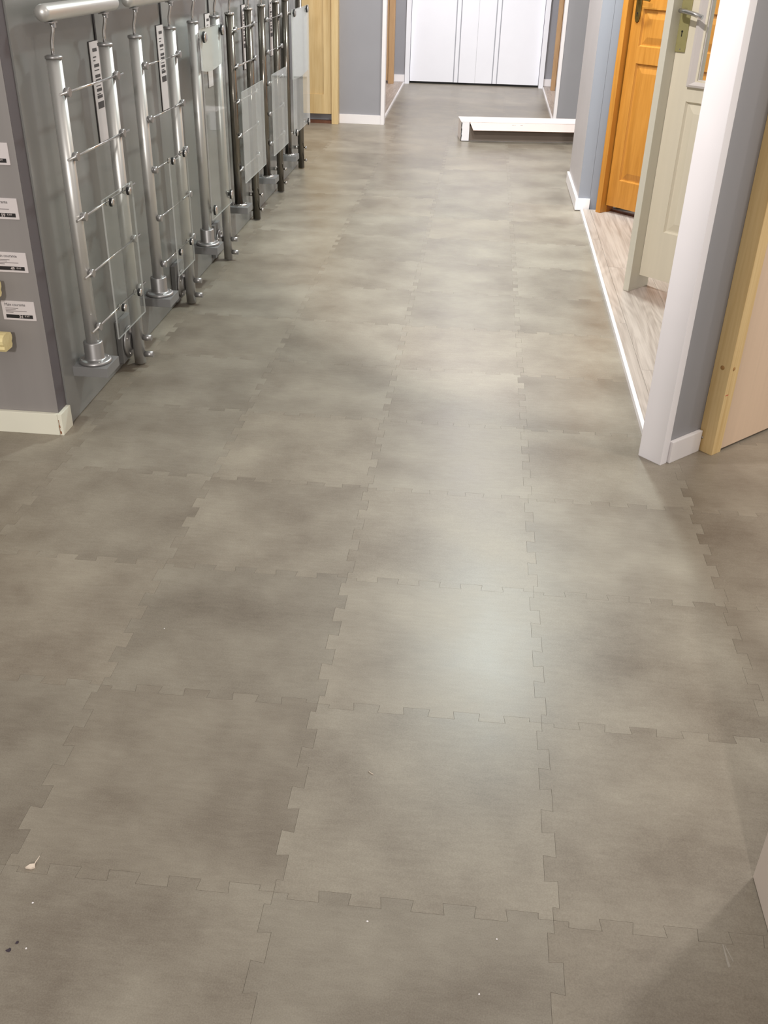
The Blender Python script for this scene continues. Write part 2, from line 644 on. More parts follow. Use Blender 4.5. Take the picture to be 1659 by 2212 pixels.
struct(MB().prism([(wx(1.618), 1.618), (wx(5.80), 5.80), (wx(5.80) - 0.07, 5.80), (wx(1.618) - 0.07, 1.618)], 0.003, 2.45).build('wall_left', MT['wall_panel']), 'grey satin display wall behind the railing samples')
struct(MB().box(-2.2, 1.556, 0.0, -0.975, 1.616, 2.45, 0.002).build('wall_left_near', MT['wall_front']), 'grey wall end with the handrail price cards')
b = MB().box(-2.2, 1.542, 0.0, -0.975, 1.5555, 0.07, 0.002)
b.box(-0.9745, 1.542, 0.0, -0.9615, 1.616, 0.0702, 0.002)
bb = struct(b.build('baseboard_left_near', MT['cream_white']), 'cream white baseboard round the grey wall end')
b = MB()
b.prism([(-0.9912, 1.5415), (-0.9895, 1.5415), (-0.9895, 1.5422), (-0.9912, 1.5422)], 0.002, 0.052)
b.box(-0.9895, 1.5412, 0.006, -0.986, 1.5422, 0.014)
b.box(-0.9895, 1.5412, 0.026, -0.9878, 1.5422, 0.034)
b.build('rust_mark', MT['rust'], bb, loc=(0.0185, 0.0, 0))

struct(MB().box(-0.9748, 1.5575, 0.071, -0.9738, 1.6155, 2.449).build('trim_7', MT['edge_dark']), 'dark strip on the edge of the grey wall end')  # thin strip, darker than the wall end it covers
# far left: grey wall facing the aisle, white post, baseboard
struct(MB().box(-2.2, 7.60, 0.0, -0.607, 7.67, 2.45).build('wall_left_far', MT['wall_grey']), 'grey wall between honey oak door and white post')
struct(MB().box(-0.957, 7.585, 0.0, -0.607, 7.60, 0.072, 0.002).build('baseboard_left_far', MT['white']), 'white baseboard under the far left grey wall')
struct(MB().box(-0.607, 7.582, 0.0, -0.577, 7.675, 2.45, 0.002).build('trim_1', MT['white']), 'slim white post ending the far left grey wall')
struct(MB().prism([(-0.597, 7.68), (-0.611, 7.68), (-0.645, 10.385), (-0.629, 10.385)], 0.0, 0.017).build('trim_2', MT['white']), 'white edge strip along far left laminate')
struct(MB().box(-2.2, 10.42, 0.0, -0.634, 10.50, 2.45).build('wall_back_left', MT['wall_grey']), 'blue grey wall left of the white double door')
struct(MB().box(-2.2, 10.40, 0.0165, -0.634, 10.42, 0.088, 0.002).build('baseboard_back_left', MT['white']), 'white baseboard left of the white double door')

# far right
struct(MB().box(0.897, 8.17, 0.0, 2.2, 8.24, 2.45).build('wall_right_far', MT['wall_dark']), 'dark grey wall behind the open carton')
struct(MB().box(0.869, 8.155, 0.0, 0.897, 8.245, 2.45, 0.002).build('trim_3', MT['white']), 'slim white post ending the far right dark wall')
struct(MB().prism([(0.858, 8.25), (0.872, 8.25), (0.884, 10.42), (0.870, 10.42)], 0.0, 0.017).build('trim_4', MT['white']), 'white edge strip along far right laminate')
struct(MB().box(0.8795, 10.50, 0.0, 2.2, 10.58, 2.45).build('wall_back_right', MT['wall_grey']), 'blue grey wall right of the white double door')
struct(MB().box(0.8795, 10.48, 0.0165, 2.2, 10.50, 0.088, 0.002).build('baseboard_back_right', MT['white']), 'white baseboard right of the white double door')
struct(MB().box(-0.634, 10.59, 0.0, 0.879, 10.66, 2.45).build('wall_back', MT['dark']), 'dark void behind the white double door')

# partition by the orange door
wr = struct(MB().prism([(0.838, 4.838), (0.838, 5.60), (0.955, 5.60), (0.955, 4.838)], 0.0, 2.45).build('wall_right', MT['wall_lilac']), 'warm grey partition end beside the orange door')
MB().box(0.8382, 4.832, 0.0, 0.904, 4.8375, 2.45).build('panel', MT['wall_blue'], wr)['label'] = 'blue grey facing'
MB().box(0.9052, 4.832, 0.0, 0.953, 4.8375, 2.45).build('panel', MT['wall_blue'], wr)['label'] = 'blue grey facing'
b = MB().box(0.823, 4.818, 0.004, 0.8378, 5.60, 0.07, 0.002)
b.box(0.8378, 4.818, 0.004, 0.906, 4.8318, 0.0702, 0.002)
struct(b.build('baseboard_right', MT['white']), 'white baseboard round the warm grey partition end')

# near right partition, at an angle
RZ1 = math.atan2(0.689, 0.725)
P1 = (0.855, 1.62, 0)
struct(MB().box(0.018, 0.0, 0.0, 1.27, 0.072, 2.45).build('wall_right_near', MT['wall_dark'], None, P1, RZ1), 'dark grey angled partition beside the pine framed door')
struct(MB().box(-0.012, -0.006, 0.0, 0.018, 0.077, 2.45, 0.002).build('trim_5', MT['post_white'], None, P1, RZ1), 'broad white post at the edge of the angled partition')
struct(MB().box(0.021, -0.014, 0.0, 0.166, 0.0, 0.07, 0.003).build('baseboard_right_near', MT['white'], None, P1, RZ1), 'white baseboard on the angled partition')
# white partition by the camera
struct(MB().box(0.786, -0.45, 0.0015, 0.90, 0.122, 2.45, 0.002).build('wall_right_front', MT['wall_white']), 'off white partition end in the lower right corner')


# edge strip and laminate of the door bay
def sx_(y):
    return 0.823 + 0.0102 * (y - 1.778)


struct(MB().prism([(sx_(1.71), 1.71), (sx_(1.71) + 0.013, 1.722), (sx_(4.812) + 0.013, 4.812), (sx_(4.812), 4.812)], 0.0, 0.0175).build('trim_6', MT['white']), 'white edge strip along oak laminate of the door bay')


def plank_rows(parent, rows, clips, z0, z1, gap=0.0005):
    for (xa, xb, joints, slope) in rows:
        for a, c in zip(joints[:-1], joints[1:]):
            pts = [(xa(a) + gap, a + gap), (xb(a) - gap, a + gap), (xb(c) - gap, c - gap), (xa(c) + gap, c - gap)]
            for cl in clips:
                pts = clip_poly(pts, *cl)
                if len(pts) < 3:
                    break
            if len(pts) >= 3:
                cx = sum(p[0] for p in pts) / len(pts)
                cyy = sum(p[1] for p in pts) / len(pts)
                MB().prism([(p[0] - cx, p[1] - cyy) for p in pts], z0, z1).build('plank', MT['laminate'], parent, (cx, cyy, 0))


def off(o):
    return lambda y: sx_(y) + o


# boundary line behind the angled partition: points with (-0.689 dx + 0.725 dy) >= 0.079
nx, ny = -0.689, 0.725
cpart = nx * P1[0] + ny * P1[1] + 0.0795
bay = struct(MB().prism(clip_poly([(0.845, 1.5), (1.9, 1.5), (1.9, 4.8), (0.868, 4.8)], nx, ny, cpart), 0.0005, 0.004).build('floor_bay', MT['dark']), 'grey oak laminate floor of the door bay')
rows = [(off(0.0135), off(0.056), [1.53, 2.83, 4.13, 5.43], 0)]
js = [[1.03, 2.33, 3.63, 4.93], [1.4, 2.7, 4.0, 5.3], [0.9, 2.05, 3.35, 4.65, 5.95], [1.6, 2.9, 4.2, 5.5], [2.2, 3.5, 4.8], [2.0, 3.1, 4.4, 5.7]]
for k in range(5):
    rows.append((off(0.056 + 0.19 * k), off(0.056 + 0.19 * (k + 1)), js[k], 0))
plank_rows(bay, rows, [(nx, ny, cpart), (0, -1, -4.80)], 0.0045, 0.0152)

bay = struct(MB().box(-2.0, 7.68, 0.0005, -0.66, 10.39, 0.004).build('floor_bay_far', MT['dark']), 'pale laminate floor of the far left bay')
rows = []
for k in range(5):
    rows.append(((lambda k: lambda y: -0.612 - 0.0126 * (y - 7.68) - 0.19 * (k + 1))(k), (lambda k: lambda y: -0.612 - 0.0126 * (y - 7.68) - 0.19 * k)(k), [7.69 - 0.2 * k, 8.6 - 0.2 * k, 9.9 - 0.2 * k, 11.2], 0))
plank_rows(bay, rows, [(0, 1, 7.685), (0, -1, -10.395)], 0.0045, 0.016)
bay = struct(MB().box(0.89, 8.25, 0.0005, 2.0, 10.47, 0.004).build('floor_bay_right', MT['dark']), 'pale laminate floor of the far right bay')
rows = []
for k in range(4):
    rows.append(((lambda k: lambda y: 0.873 + 0.0055 * (y - 8.25) + 0.19 * k)(k), (lambda k: lambda y: 0.873 + 0.0055 * (y - 8.25) + 0.19 * (k + 1))(k), [8.25 - 0.2 * k, 9.1 + 0.1 * k, 10.4, 11.2], 0))
plank_rows(bay, rows, [(0, 1, 8.255), (0, -1, -10.475)], 0.0045, 0.016)


# ------------------------------------------------------------------ railing samples on the left wall
def pane(name, mats, parent, x, y0, y1, z0, z1, th=0.0055):
    b = MB()
    b.box(x - th / 2, y0, z0, x + th / 2, y1, z1)
    b.b.faces.ensure_lookup_table()
    for f in b.b.faces:
        f.normal_update()
        f.material_index = 0 if abs(f.normal.x) > 0.9 else 1
    return b.build(name, mats, parent)


def railing(name_label, ya, yb, xp, style, rods, steel=False, glass_box=None, clips=(), film=None, haze=False, ztop=1.04, blk=0.166):
    W = wx(ya) - xp                                    # wall face in local x
    metal = MT['steel'] if steel else MT['alu']
    root = thing('railing_sample', name_label, 'railing', (xp, ya, 0))
    D = yb - ya
    R = 0.0205
    # near post, on a bracket block
    zb = blk + (0.006 if steel else 0.062)
    for k, (y, z0) in enumerate(((0.0, blk + 0.004), (D, 0.006))):
        p = MB().cyl((0, y, z0), (0, y, ztop), R, seg=32).build('post', metal, root)
        MB().lathe((0, y, ztop), (0, 0, 1), [(-0.006, R + 0.0004), (-0.006, R + 0.0025), (0.001, R + 0.0025), (0.004, R - 0.003), (0.004, 0.004), (0.007, 0.0)]).build('cap', MT['chrome'] if steel else MT['cast'], p)
        pts = [(0, y, ztop + 0.002), (0, y, ztop + 0.022), (0.001, y, ztop + 0.036), (0.007, y, ztop + 0.058), (0.009, y, ztop + 0.072), (0.004, y, ztop + 0.083)]
        st = MB().tube(pts, 0.0048, 12).build('stem', MT['chrome'], root)
        MB().box(-0.004, y - 0.018, ztop + 0.081, 0.017, y + 0.018, ztop + 0.0845, 0.001).box(0.007, y - 0.004, ztop + 0.070, 0.018, y + 0.004, ztop + 0.082, 0.001).build('saddle', MT['cast'], st)
    # handrail with domed ends
    rr = 0.0215
    dome = [(0.0, 0.0), (0.002, rr * 0.42), (0.0065, rr * 0.75), (0.0125, rr * 0.93), (0.0205, rr)]
    L = D + 0.17
    prof = dome + [(L - 0.0205, rr)] + [(L - h, r) for h, r in dome[::-1][1:]]
    MB().lathe((0.0, -0.05, ztop + 0.106), (0, 1, 0), prof, 32).build('handrail', metal, root)
    # bracket block on the wall
    bl = MB().box(W, -0.055, blk - 0.031, 0.056, 0.055, blk, 0.0015).build('bracket_block', MT['block'], root)
    if steel:
        MB().lathe((0, 0, blk), (0, 0, 1), [(0.0, 0.041), (0.003, 0.041), (0.005, 0.039), (0.005, R), (0.006, R)], 36).build('flange', MT['chrome'], root)
    else:
        MB().lathe((0, 0, blk), (0, 0, 1), [(0.0, 0.051), (0.006, 0.051), (0.009, 0.049), (0.011, 0.045), (0.0115, 0.035), (0.0135, 0.0312), (0.017, 0.0300), (0.064, 0.0296), (0.067, 0.0285), (0.067, R)], 36).build('flange', MT['cast'], root)
    for a in (35, 125, 215, 305):
        r = 0.031 if steel else 0.041
        x, y = r * math.cos(math.radians(a)), r * math.sin(math.radians(a))
        zz = blk + (0.005 if steel else 0.0095)
        MB().lathe((x, y, zz), (0, 0, 1), [(0.0, 0.0042), (0.0015, 0.004), (0.003, 0.002), (0.0032, 0.0)], 12).build('screw', MT['chrome'], root)
    # far post, fixed sideways to the wall
    if not steel:
        wb = MB().box(W, D - 0.065, 0.022, W + 0.018, D + 0.05, 0.172, 0.0015).build('bracket_block', MT['block'], root)
        MB().lathe((W + 0.018, D, 0.084), (1, 0, 0), [(0.0, 0.056), (0.007, 0.056), (0.0095, 0.053), (0.0095, 0.034), (0.015, 0.030), (-W - 0.0205 - 0.018, 0.026)], 36).build('side_flange', MT['cast'], root)
        for a in (60, 150, 240, 330):
            y, z = 0.044 * math.cos(math.radians(a)), 0.044 * math.sin(math.radians(a))
            MB().lathe((W + 0.027, D + y, 0.084 + z), (1, 0, 0), [(0.0, 0.0052), (0.004, 0.005), (0.006, 0.0)], 12).build('screw', MT['chrome'], root)
        for z in (0.10, 0.038):
            MB().cyl((0.019, D, z), (0.050, D, z), 0.0105, seg=20).build('bolt', MT['cast'], root)
    else:
        for z in (0.135, 0.055):
            MB().cyl((W, D, z), (-0.019, D, z), 0.010, seg=18).build('spacer', MT['chrome'], root)
            MB().lathe((0.019, D, z), (1, 0, 0), [(0.0, 0.004), (0.010, 0.004), (0.010, 0.009), (0.014, 0.010), (0.019, 0.008), (0.022, 0.0)], 18).build('bolt', MT['chrome'], root)
    # horizontal rods or cables
    xr = 0.0265
    for z in rods:
        if style == 'rod':
            MB().cyl((xr, -0.058, z), (xr, D + 0.056, z), 0.0038, seg=12).build('crossbar', MT['chrome'], root)
            for y in (0.0, D):
                MB().cyl((0.0188, y, z), (0.0335, y, z), 0.0122, seg=20).cyl((xr, y - 0.011, z), (xr, y + 0.011, z), 0.0070, seg=14).build('rod_holder', MT['cast'], root)
        elif style == 'cable':
            MB().cyl((xr, 0.0, z), (xr, D, z), 0.0015, seg=8).build('cable', MT['chrome'], root)
            for y, s in ((0.0, 1), (D, -1)):
                MB().cyl((0.0188, y, z), (0.0355, y, z), 0.0120, seg=20).cyl((xr, y + s * 0.006, z), (xr, y + s * 0.016, z), 0.0062, seg=14).cyl((xr, y + s * 0.016, z), (xr, y + s * 0.095, z), 0.0036, seg=12).build('cable_end', MT['cast'], root)
    if glass_box:
        gx, y0, y1, z0, z1 = glass_box
        gm = [MT['acrylic'] if haze else MT['glass'], MT['glass_edge']]
        pn = pane('glass_pane', gm, root, gx, y0, y1, z0, z1)
        if film:
            fz0, fz1 = film
            b = MB()
            n = 8
            prev = None
            for k in range(n + 1):
                t = k / n
                y = y0 + 0.004 + (y1 - y0 - 0.008) * t
                bow = 0.016 * math.sin(PI * t)
                cur = [b.b.verts.new((gx - 0.0052, y, fz1)), b.b.verts.new((gx - 0.0052 - bow * 0.2, y, fz0 - bow)), b.b.verts.new((gx - 0.0056, y, fz1)), b.b.verts.new((gx - 0.0056 - bow * 0.2, y, fz0 - bow))]
                if prev:
                    for q in ((0, 1), (1, 3), (3, 2), (2, 0)):
                        b.b.faces.new((prev[q[0]], prev[q[1]], cur[q[1]], cur[q[0]]))
                else:
                    b.b.faces.new((cur[0], cur[1], cur[3], cur[2]))
                prev = cur
            b.b.faces.new((prev[0], prev[2], prev[3], prev[1]))
            b.build('frosted_film', MT['film'], pn)
        for (cyp, cz, big) in clips:
            r = 0.019 if big else 0.0118
            c = MB()
            if big == 2:
                c.cyl((xr, cyp, cz), (gx - 0.0035, cyp, cz), 0.0075, seg=16).cyl((xr, cyp - 0.016, cz), (xr, cyp + 0.016, cz), 0.0062, seg=14)
                c.build('glass_clip', MT['chrome'], root)
                continue
            if big:
                s = 0.0 if cyp < D / 2 else D
                c.cyl((0.010, s, cz), (gx - 0.008, cyp, cz), 0.009, seg=14)
            c.lathe((gx + 0.0082, cyp, cz), (1, 0, 0), [(0.0, r), (0.004, r), (0.0065, r * 0.85), (0.0068, 0.0)], 22)
            c.lathe((gx - 0.012, cyp, cz), (1, 0, 0), [(0.0, r * 0.8), (0.005, r * 0.9), (0.0055, r * 0.9)], 22)
            cl = c.build('glass_clip', MT['chrome'], root)
            MB().lathe((gx + 0.0029, cyp, cz), (1, 0, 0), [(0.0, r * 1.1), (0.0052, r * 1.1)], 22).build('rubber_washer', MT['black'], cl)
    return root


RA = [0.952 - 0.1675 * i for i in range(5)]
RB = [0.962 - 0.1545 * i for i in range(5)]
railing('nearest aluminium railing sample with clear pane low between its round crossbars', 1.745, 2.142, -0.915, 'rod', RA, glass_box=(0.036, 0.125, 0.40, 0.195, 0.635),
        clips=[(0.185, RA[2], 0), (0.345, RA[2], 0), (0.185, RA[4], 0), (0.345, RA[4], 0)])
railing('second railing sample from the front, with thin cables and small clear pane', 2.424, 2.820, -0.915, 'cable', RA, glass_box=(0.036, 0.14, 0.365, 0.195, 0.612),
        clips=[(0.165, RA[2], 0), (0.315, RA[2], 0), (0.165, RA[4], 0), (0.315, RA[4], 0)])
railing('third railing sample, aluminium posts holding a tall pane with frosted film at top', 3.130, 3.473, -0.915, None, [], glass_box=(0.034, -0.02, 0.325, 0.275, 1.018), film=(0.865, 1.012),
        clips=[(0.012, 0.985, 1), (0.302, 0.992, 1), (0.012, 0.312, 1), (0.302, 0.316, 1)])
railing('fourth railing sample, dark steel posts with crossbars and wide hazy pane', 3.86, 4.25, -0.945, 'rod', RB, steel=True, glass_box=(0.040, 0.0, 0.49, 0.275, 0.695), haze=True,
        clips=[(0.035, RB[2], 2), (0.36, RB[2], 2), (0.035, RB[4], 2), (0.36, RB[4], 2)], ztop=1.03, blk=0.168)
railing('fifth railing sample, dark steel posts with cables and hazy pane', 4.56, 4.94, -0.945, 'cable', RB, steel=True, glass_box=(0.040, 0.02, 0.44, 0.275, 0.695), haze=True,
        clips=[(0.035, RB[2], 2), (0.36, RB[2], 2), (0.035, RB[4], 2), (0.36, RB[4], 2)], ztop=1.03, blk=0.168)
railing('farthest railing sample, steel posts holding a tall hazy pane with long frosted film', 5.22, 5.66, -0.945, None, [], steel=True, glass_box=(0.040, 0.0, 0.57, 0.285, 0.975), haze=True, film=(0.60, 0.968),
        clips=[(0.045, 0.955, 1), (0.49, 0.955, 1), (0.045, 0.292, 1), (0.49, 0.292, 1)], ztop=1.03, blk=0.168)

# price strips behind the railings
STR = [(2.151, 2.225, 'white price strip on black holder behind the nearest railing sample'),
       (2.842, 2.922, 'white price strip on black holder behind the second railing sample'),
       (3.545, 3.625, 'white price strip behind the frosted pane of third railing sample'),
       (4.255, 4.335, 'white price strip on black holder behind the fourth railing sample'),
       (4.945, 5.025, 'white price strip on black holder behind the fifth railing sample')]
for y0, y1, lab in STR:
    w0 = wx((y0 + y1) / 2)
    r = thing('price_strip', lab, 'price tag', (w0, y0, 0))
    w = y1 - y0
    MB().box(0.0, -0.006, 0.748, 0.0022, w + 0.002, 1.043).box(0.0, w * 0.78, 1.043, 0.004, w * 0.78 + 0.012, 1.42).build('holder', MT['ink'], r)
    MB().box(0.0022, 0.0, 0.75, 0.0034, w, 1.041).build('card', MT['paper'], r)
    b = MB()
    for z, hh, a, c in ((1.012, 0.010, .28, .78), (0.995, 0.004, .25, .62), (0.986, 0.003, .25, .50), (0.968, 0.009, .28, .86), (0.958, 0.003, .26, .8), (0.938, 0.009, .28, .86), (0.924, 0.010, .28, .88),
                        (0.913, 0.003, .26, .8), (0.898, 0.009, .28, .86), (0.889, 0.003, .26, .7), (0.878, 0.009, .26, .86), (0.848, 0.020, .22, .93)):
        b.box(0.0034, w * a, z, 0.0037, w * c, z + hh)
    b.build('print', MT['ink_mid'], r)

# ------------------------------------------------------------------ handrail price cards and handrail samples on the wall end
YF = 1.556
for z0, price, lab in ((0.360, '34', 'lowest handrail price card on the grey wall end, price 34'), (0.501, '49', 'handrail price card second from the bottom, price 49'),
                       (0.649, '59', 'handrail price card third from the bottom, price 59'), (0.792, '79', 'highest handrail price card on the grey wall end')):
    r = thing('price_card', lab, 'price tag', (-1.091, YF, z0))
    MB().box(0, -0.003, 0, 0.097, 0.0, 0.0565, 0.0006).build('card', MT['paper'], r)
    MB().box(0.009, -0.0034, 0.006, 0.088, -0.0029, 0.0165).build('price_bar', MT['ink'], r)
    rx = Matrix.Rotation(PI / 2, 4, 'X')
    text_mesh('Main courante', 0.0115, r, 'title', MT['ink_mid'], Matrix.Translation((0.009, -0.0032, 0.0425)) @ rx, bold=0.0, sx=0.92)
    text_mesh(price, 0.0115, r, 'price', MT['ink_white'], Matrix.Translation((0.0475, -0.0036, 0.0072)) @ rx, bold=0.0003)
    text_mesh('\u20ac HT', 0.0062, r, 'price', MT['ink_white'], Matrix.Translation((0.0645, -0.0036, 0.0105)) @ rx, bold=0.0001)
    b = MB()
    for zz, ww in ((0.0345, 0.038), (0.0305, 0.030), (0.0262, 0.062), (0.0222, 0.022)):
        b.box(0.010, -0.0033, zz, 0.010 + ww, -0.0029, zz + 0.0016)
    b.build('small_print', MT['ink_soft'], r)


def wood_rail(z, xend, lab):
    r = thing('handrail_sample', lab, 'handrail', (xend, YF, z))
    prof = [(-0.020, -0.022), (-0.026, -0.014), (-0.024, -0.005), (-0.030, 0.002), (-0.031, 0.012), (-0.026, 0.021), (-0.014, 0.026), (0.0, 0.0275),
            (0.014, 0.026), (0.026, 0.021), (0.031, 0.012), (0.030, 0.002), (0.024, -0.005), (0.026, -0.014), (0.020, -0.022)]
    b = MB()
    A = [b.b.verts.new((0.0, -0.062 + y, zz)) for y, zz in prof]
    B = [b.b.verts.new((-0.75, -0.062 + y, zz)) for y, zz in prof]
    n = len(prof)
    for i in range(n):
        j = (i + 1) % n
        b.b.faces.new((A[i], A[j], B[j], B[i]))
    b.b.faces.new(A)
    b.b.faces.new(B)
    b.build('rail', MT['rail_wood'], r)
    for x in (-0.12, -0.62):
        MB().tube([(x, 0, -0.055), (x, -0.03, -0.055), (x, -0.055, -0.045), (x, -0.062, -0.02)], 0.005, 10).lathe((x, 0.0, -0.055), (0, -1, 0), [(0, 0.018), (0.003, 0.017), (0.005, 0.01)], 18).build('bracket', MT['chrome'], r)


wood_rail(0.314, -1.062, 'lowest pale beech handrail poking in at left edge')
wood_rail(0.466, -1.066, 'second beech handrail, its tip just in at the left edge')


# ------------------------------------------------------------------ exhibited doors
def raised_panel(s0, s1, z0, z1, yf, parent, m, slope=0.038, dep=0.009):
    """a fielded panel sunk in the leaf: moulded rim and raised field"""
    b = MB()
    steps = [(0.0, yf), (0.006, yf + dep), (0.012, yf + dep), (slope, yf + 0.001)]
    rings = []
    for d, y in steps:
        rings.append([b.b.verts.new((x, y, z)) for x, z in ((s0 + d, z0 + d), (s1 - d, z0 + d), (s1 - d, z1 - d), (s0 + d, z1 - d))])
    for A, B in zip(rings[:-1], rings[1:]):
        for i in range(4):
            j = (i + 1) % 4
            b.b.faces.new((A[i], A[j], B[j], B[i]))
    b.b.faces.new(rings[-1])
    bk = [b.b.verts.new((x, yf + 0.03, z)) for x, z in ((s0, z0), (s1, z0), (s1, z1), (s0, z1))]
    for i in range(4):
        j = (i + 1) % 4
        b.b.faces.new((rings[0][i], rings[0][j], bk[j], bk[i]))
    b.b.faces.new(bk[::-1])
    return b.build('panel', m, parent)


def leaf_grid(s0, s1, z0, z1, yf, th, holes, parent, m, name='leaf'):
    """stiles and rails with rectangular openings stacked vertically (holes: (a,b,z0,z1))"""
    b = MB()
    holes = sorted(holes, key=lambda h: h[2])
    a, c = holes[0][0], holes[0][1]
    b.box(s0, yf, z0, a, yf + th, z1)
    b.box(c, yf, z0, s1, yf + th, z1)
    z = z0
    for h in holes:
        b.box(a, yf, z, c, yf + th, h[2])
        z = h[3]
    b.box(a, yf, z, c, yf + th, z1)
    return b.build(name, m, parent)


# orange pine door
r = thing('display_door', 'orange varnished pine door with raised panels and oval brass plate', 'door', (0.998, 4.812, 0.0155), math.atan2(-0.704, 0.71))
MB().box(0.003, -0.092, 0, 0.036, 0.02, 2.06, 0.002).box(0.774, -0.092, 0, 0.81, 0.02, 2.06, 0.002).box(0.036, -0.092, 2.02, 0.774, 0.02, 2.06).build('frame', MT['orange'], r)
MB().box(0.0362, -0.040, 0, 0.0405, 0.02, 2.02).box(0.7695, -0.040, 0, 0.7738, 0.02, 2.02).build('stop', MT['orange_shaded'], r)
holes = [(0.108, 0.70, 0.188, 0.790), (0.108, 0.70, 0.872, 1.047), (0.108, 0.70, 1.20, 1.90)]
lf = leaf_grid(0.042, 0.768, 0.042, 2.012, -0.052, 0.040, holes, r, MT['orange'])
for h in holes:
    raised_panel(*h, -0.050, lf, MT['orange'], 0.045)
MB().box(0.04, 0.0, 0.0, 0.77, 0.018, 0.012).build('sill', MT['walnut'], r)
b = MB()
for k in range(1):
    n = 24
    pts = []
    for i in range(n):
        t = 2 * PI * i / n
        pts.append((0.077 + 0.019 * math.cos(t), 1.075 + (0.095 if math.sin(t) > 0 else -0.095) * min(1, abs(math.sin(t)) ** 0.35)))
    A = [b.b.verts.new((x, -0.0522, z)) for x, z in pts]
    B = [b.b.verts.new((0.077 + (x - 0.077) * 0.8, -0.0585, 1.075 + (z - 1.075) * 0.96)) for x, z in pts]
    for i in range(n):
        j = (i + 1) % n
        b.b.faces.new((A[i], A[j], B[j], B[i])).smooth = True
    b.b.faces.new(B)
    b.b.faces.new(A[::-1])
hd = b.build('backplate', MT['brass'], r)
MB().tube([(0.077, -0.058, 1.093), (0.077, -0.092, 1.093), (0.086, -0.10, 1.093), (0.12, -0.102, 1.096), (0.175, -0.10, 1.090)], 0.0075, 12).build('lever_handle', MT['brass'], hd)
MB().cyl((0.077, -0.0592, 1.026), (0.077, -0.0582, 1.026), 0.0042, seg=14).box(0.0752, -0.0592, 1.010, 0.0788, -0.0582, 1.026).build('keyhole', MT['black'], hd)

# greige half glazed door
r = thing('display_door', 'greige half glazed door standing ajar in the door bay, chrome lever', 'door', (1.0, 3.385, 0.0155), math.atan2(-0.671, 0.741))
MB().box(0.017, -0.128, 0, 0.046, 0.02, 2.06, 0.002).box(0.772, -0.128, 0, 0.80, 0.02, 2.06, 0.002).box(0.046, -0.128, 2.02, 0.772, 0.02, 2.06).build('frame', MT['cream_frame'], r)
holes = [(0.131, 0.676, 0.268, 0.790), (0.165, 0.642, 0.870, 1.90)]
b = MB()
zb, zt, yf, th = 0.064, 2.012, -0.062, 0.040
b.box(0.047, yf, zb, 0.131, yf + th, zt).box(0.676, yf, zb, 0.770, yf + th, zt)
b.box(0.131, yf, zb, 0.676, yf + th, 0.268).box(0.131, yf, 0.790, 0.676, yf + th, 0.870).box(0.131, yf, 1.90, 0.676, yf + th, zt)
b.box(0.131, yf, 0.870, 0.165, yf + th, 1.90).box(0.642, yf, 0.870, 0.676, yf + th, 1.90)
lf = b.build('leaf', MT['cream'], r)
raised_panel(0.131, 0.676, 0.268, 0.790, -0.060, lf, MT['cream'], 0.042)
b = MB()                                                   # sloped glazing beads, mitred
o, i_ = (0.127, 0.680, 0.845, 1.93), (0.167, 0.640, 0.872, 1.895)
oc = [(o[0], o[2]), (o[1], o[2]), (o[1], o[3]), (o[0], o[3])]
ic = [(i_[0], i_[2]), (i_[1], i_[2]), (i_[1], i_[3]), (i_[0], i_[3])]
V = [[b.b.verts.new((x, y, z)) for x, z in q] for q, y in ((oc, -0.0622), (oc, -0.074), ([(x + (y2 - x) * 0.3, z + (z2 - z) * 0.3) for (x, z), (y2, z2) in zip(oc, ic)], -0.078), (ic, -0.052), (ic, -0.046))]
for A, B in zip(V[:-1], V[1:]):
    for k in range(4):
        j = (k + 1) % 4
        b.b.faces.new((A[k], A[j], B[j], B[k]))
b.build('glazing_bead', MT['bead'], r)
MB().box(0.166, -0.045, 0.871, 0.641, -0.040, 1.899).build('glass_pane', MT['glass'], r)
hd = MB().box(0.046, -0.068, 0.965, 0.090, -0.0622, 1.205, 0.002).build('backplate', MT['plate'], r)
MB().cyl((0.066, -0.0688, 1.038), (0.066, -0.0675, 1.038), 0.0042, seg=14).box(0.0642, -0.0688, 1.020, 0.0678, -0.0675, 1.038).build('keyhole', MT['black'], hd)
MB().tube([(0.066, -0.068, 1.112), (0.066, -0.10, 1.112), (0.070, -0.112, 1.112), (0.10, -0.117, 1.110), (0.135, -0.117, 1.104), (0.172, -0.113, 1.094)], 0.0085, 14).build('lever_handle', MT['chrome'], hd)
for z in (0.975, 1.195):
    MB().cyl((0.068, -0.0685, z), (0.068, -0.0675, z), 0.003, seg=10).build('screw', MT['chrome'], hd)

# pine framed flush door on the angled partition
r = thing('display_door', 'flush beige door in raw knotty pine frame at the right edge', 'door', P1, RZ1)
f1 = MB().box(0.171, -0.056, 0, 0.217, -0.0005, 2.06, 0.0015)
f1.box(0.985, -0.056, 0, 1.031, -0.0005, 2.06, 0.0015).box(0.217, -0.056, 2.014, 0.985, -0.0005, 2.06)
fr = f1.build('frame', MT['pine'], r)
MB().box(0.2215, -0.053, 0.008, 0.981, -0.013, 2.01, 0.001).build('leaf', MT['beige'], r)
MB().lathe((0.1705, -0.030, 0.279), (-1, 0, 0), [(0.0, 0.0068), (0.0004, 0.0062), (0.0005, 0.0)], 20).build('knot', MT['knot'], fr)
MB().lathe((0.190, -0.0561, 0.279), (0, -1, 0), [(0.0, 0.0062), (0.0004, 0.0056), (0.0005, 0.0)], 20).build('knot', MT['knot'], fr)
MB().box(0.176, -0.0564, 0.196, 0.190, -0.0559, 0.1985).build('pencil_mark', MT['red'], fr)
MB().lathe((0.1705, -0.012, 0.045), (-1, 0, 0), [(0.0, 0.0045), (0.001, 0.004), (0.0012, 0.0)], 14).build('screw', MT['chrome'], fr)


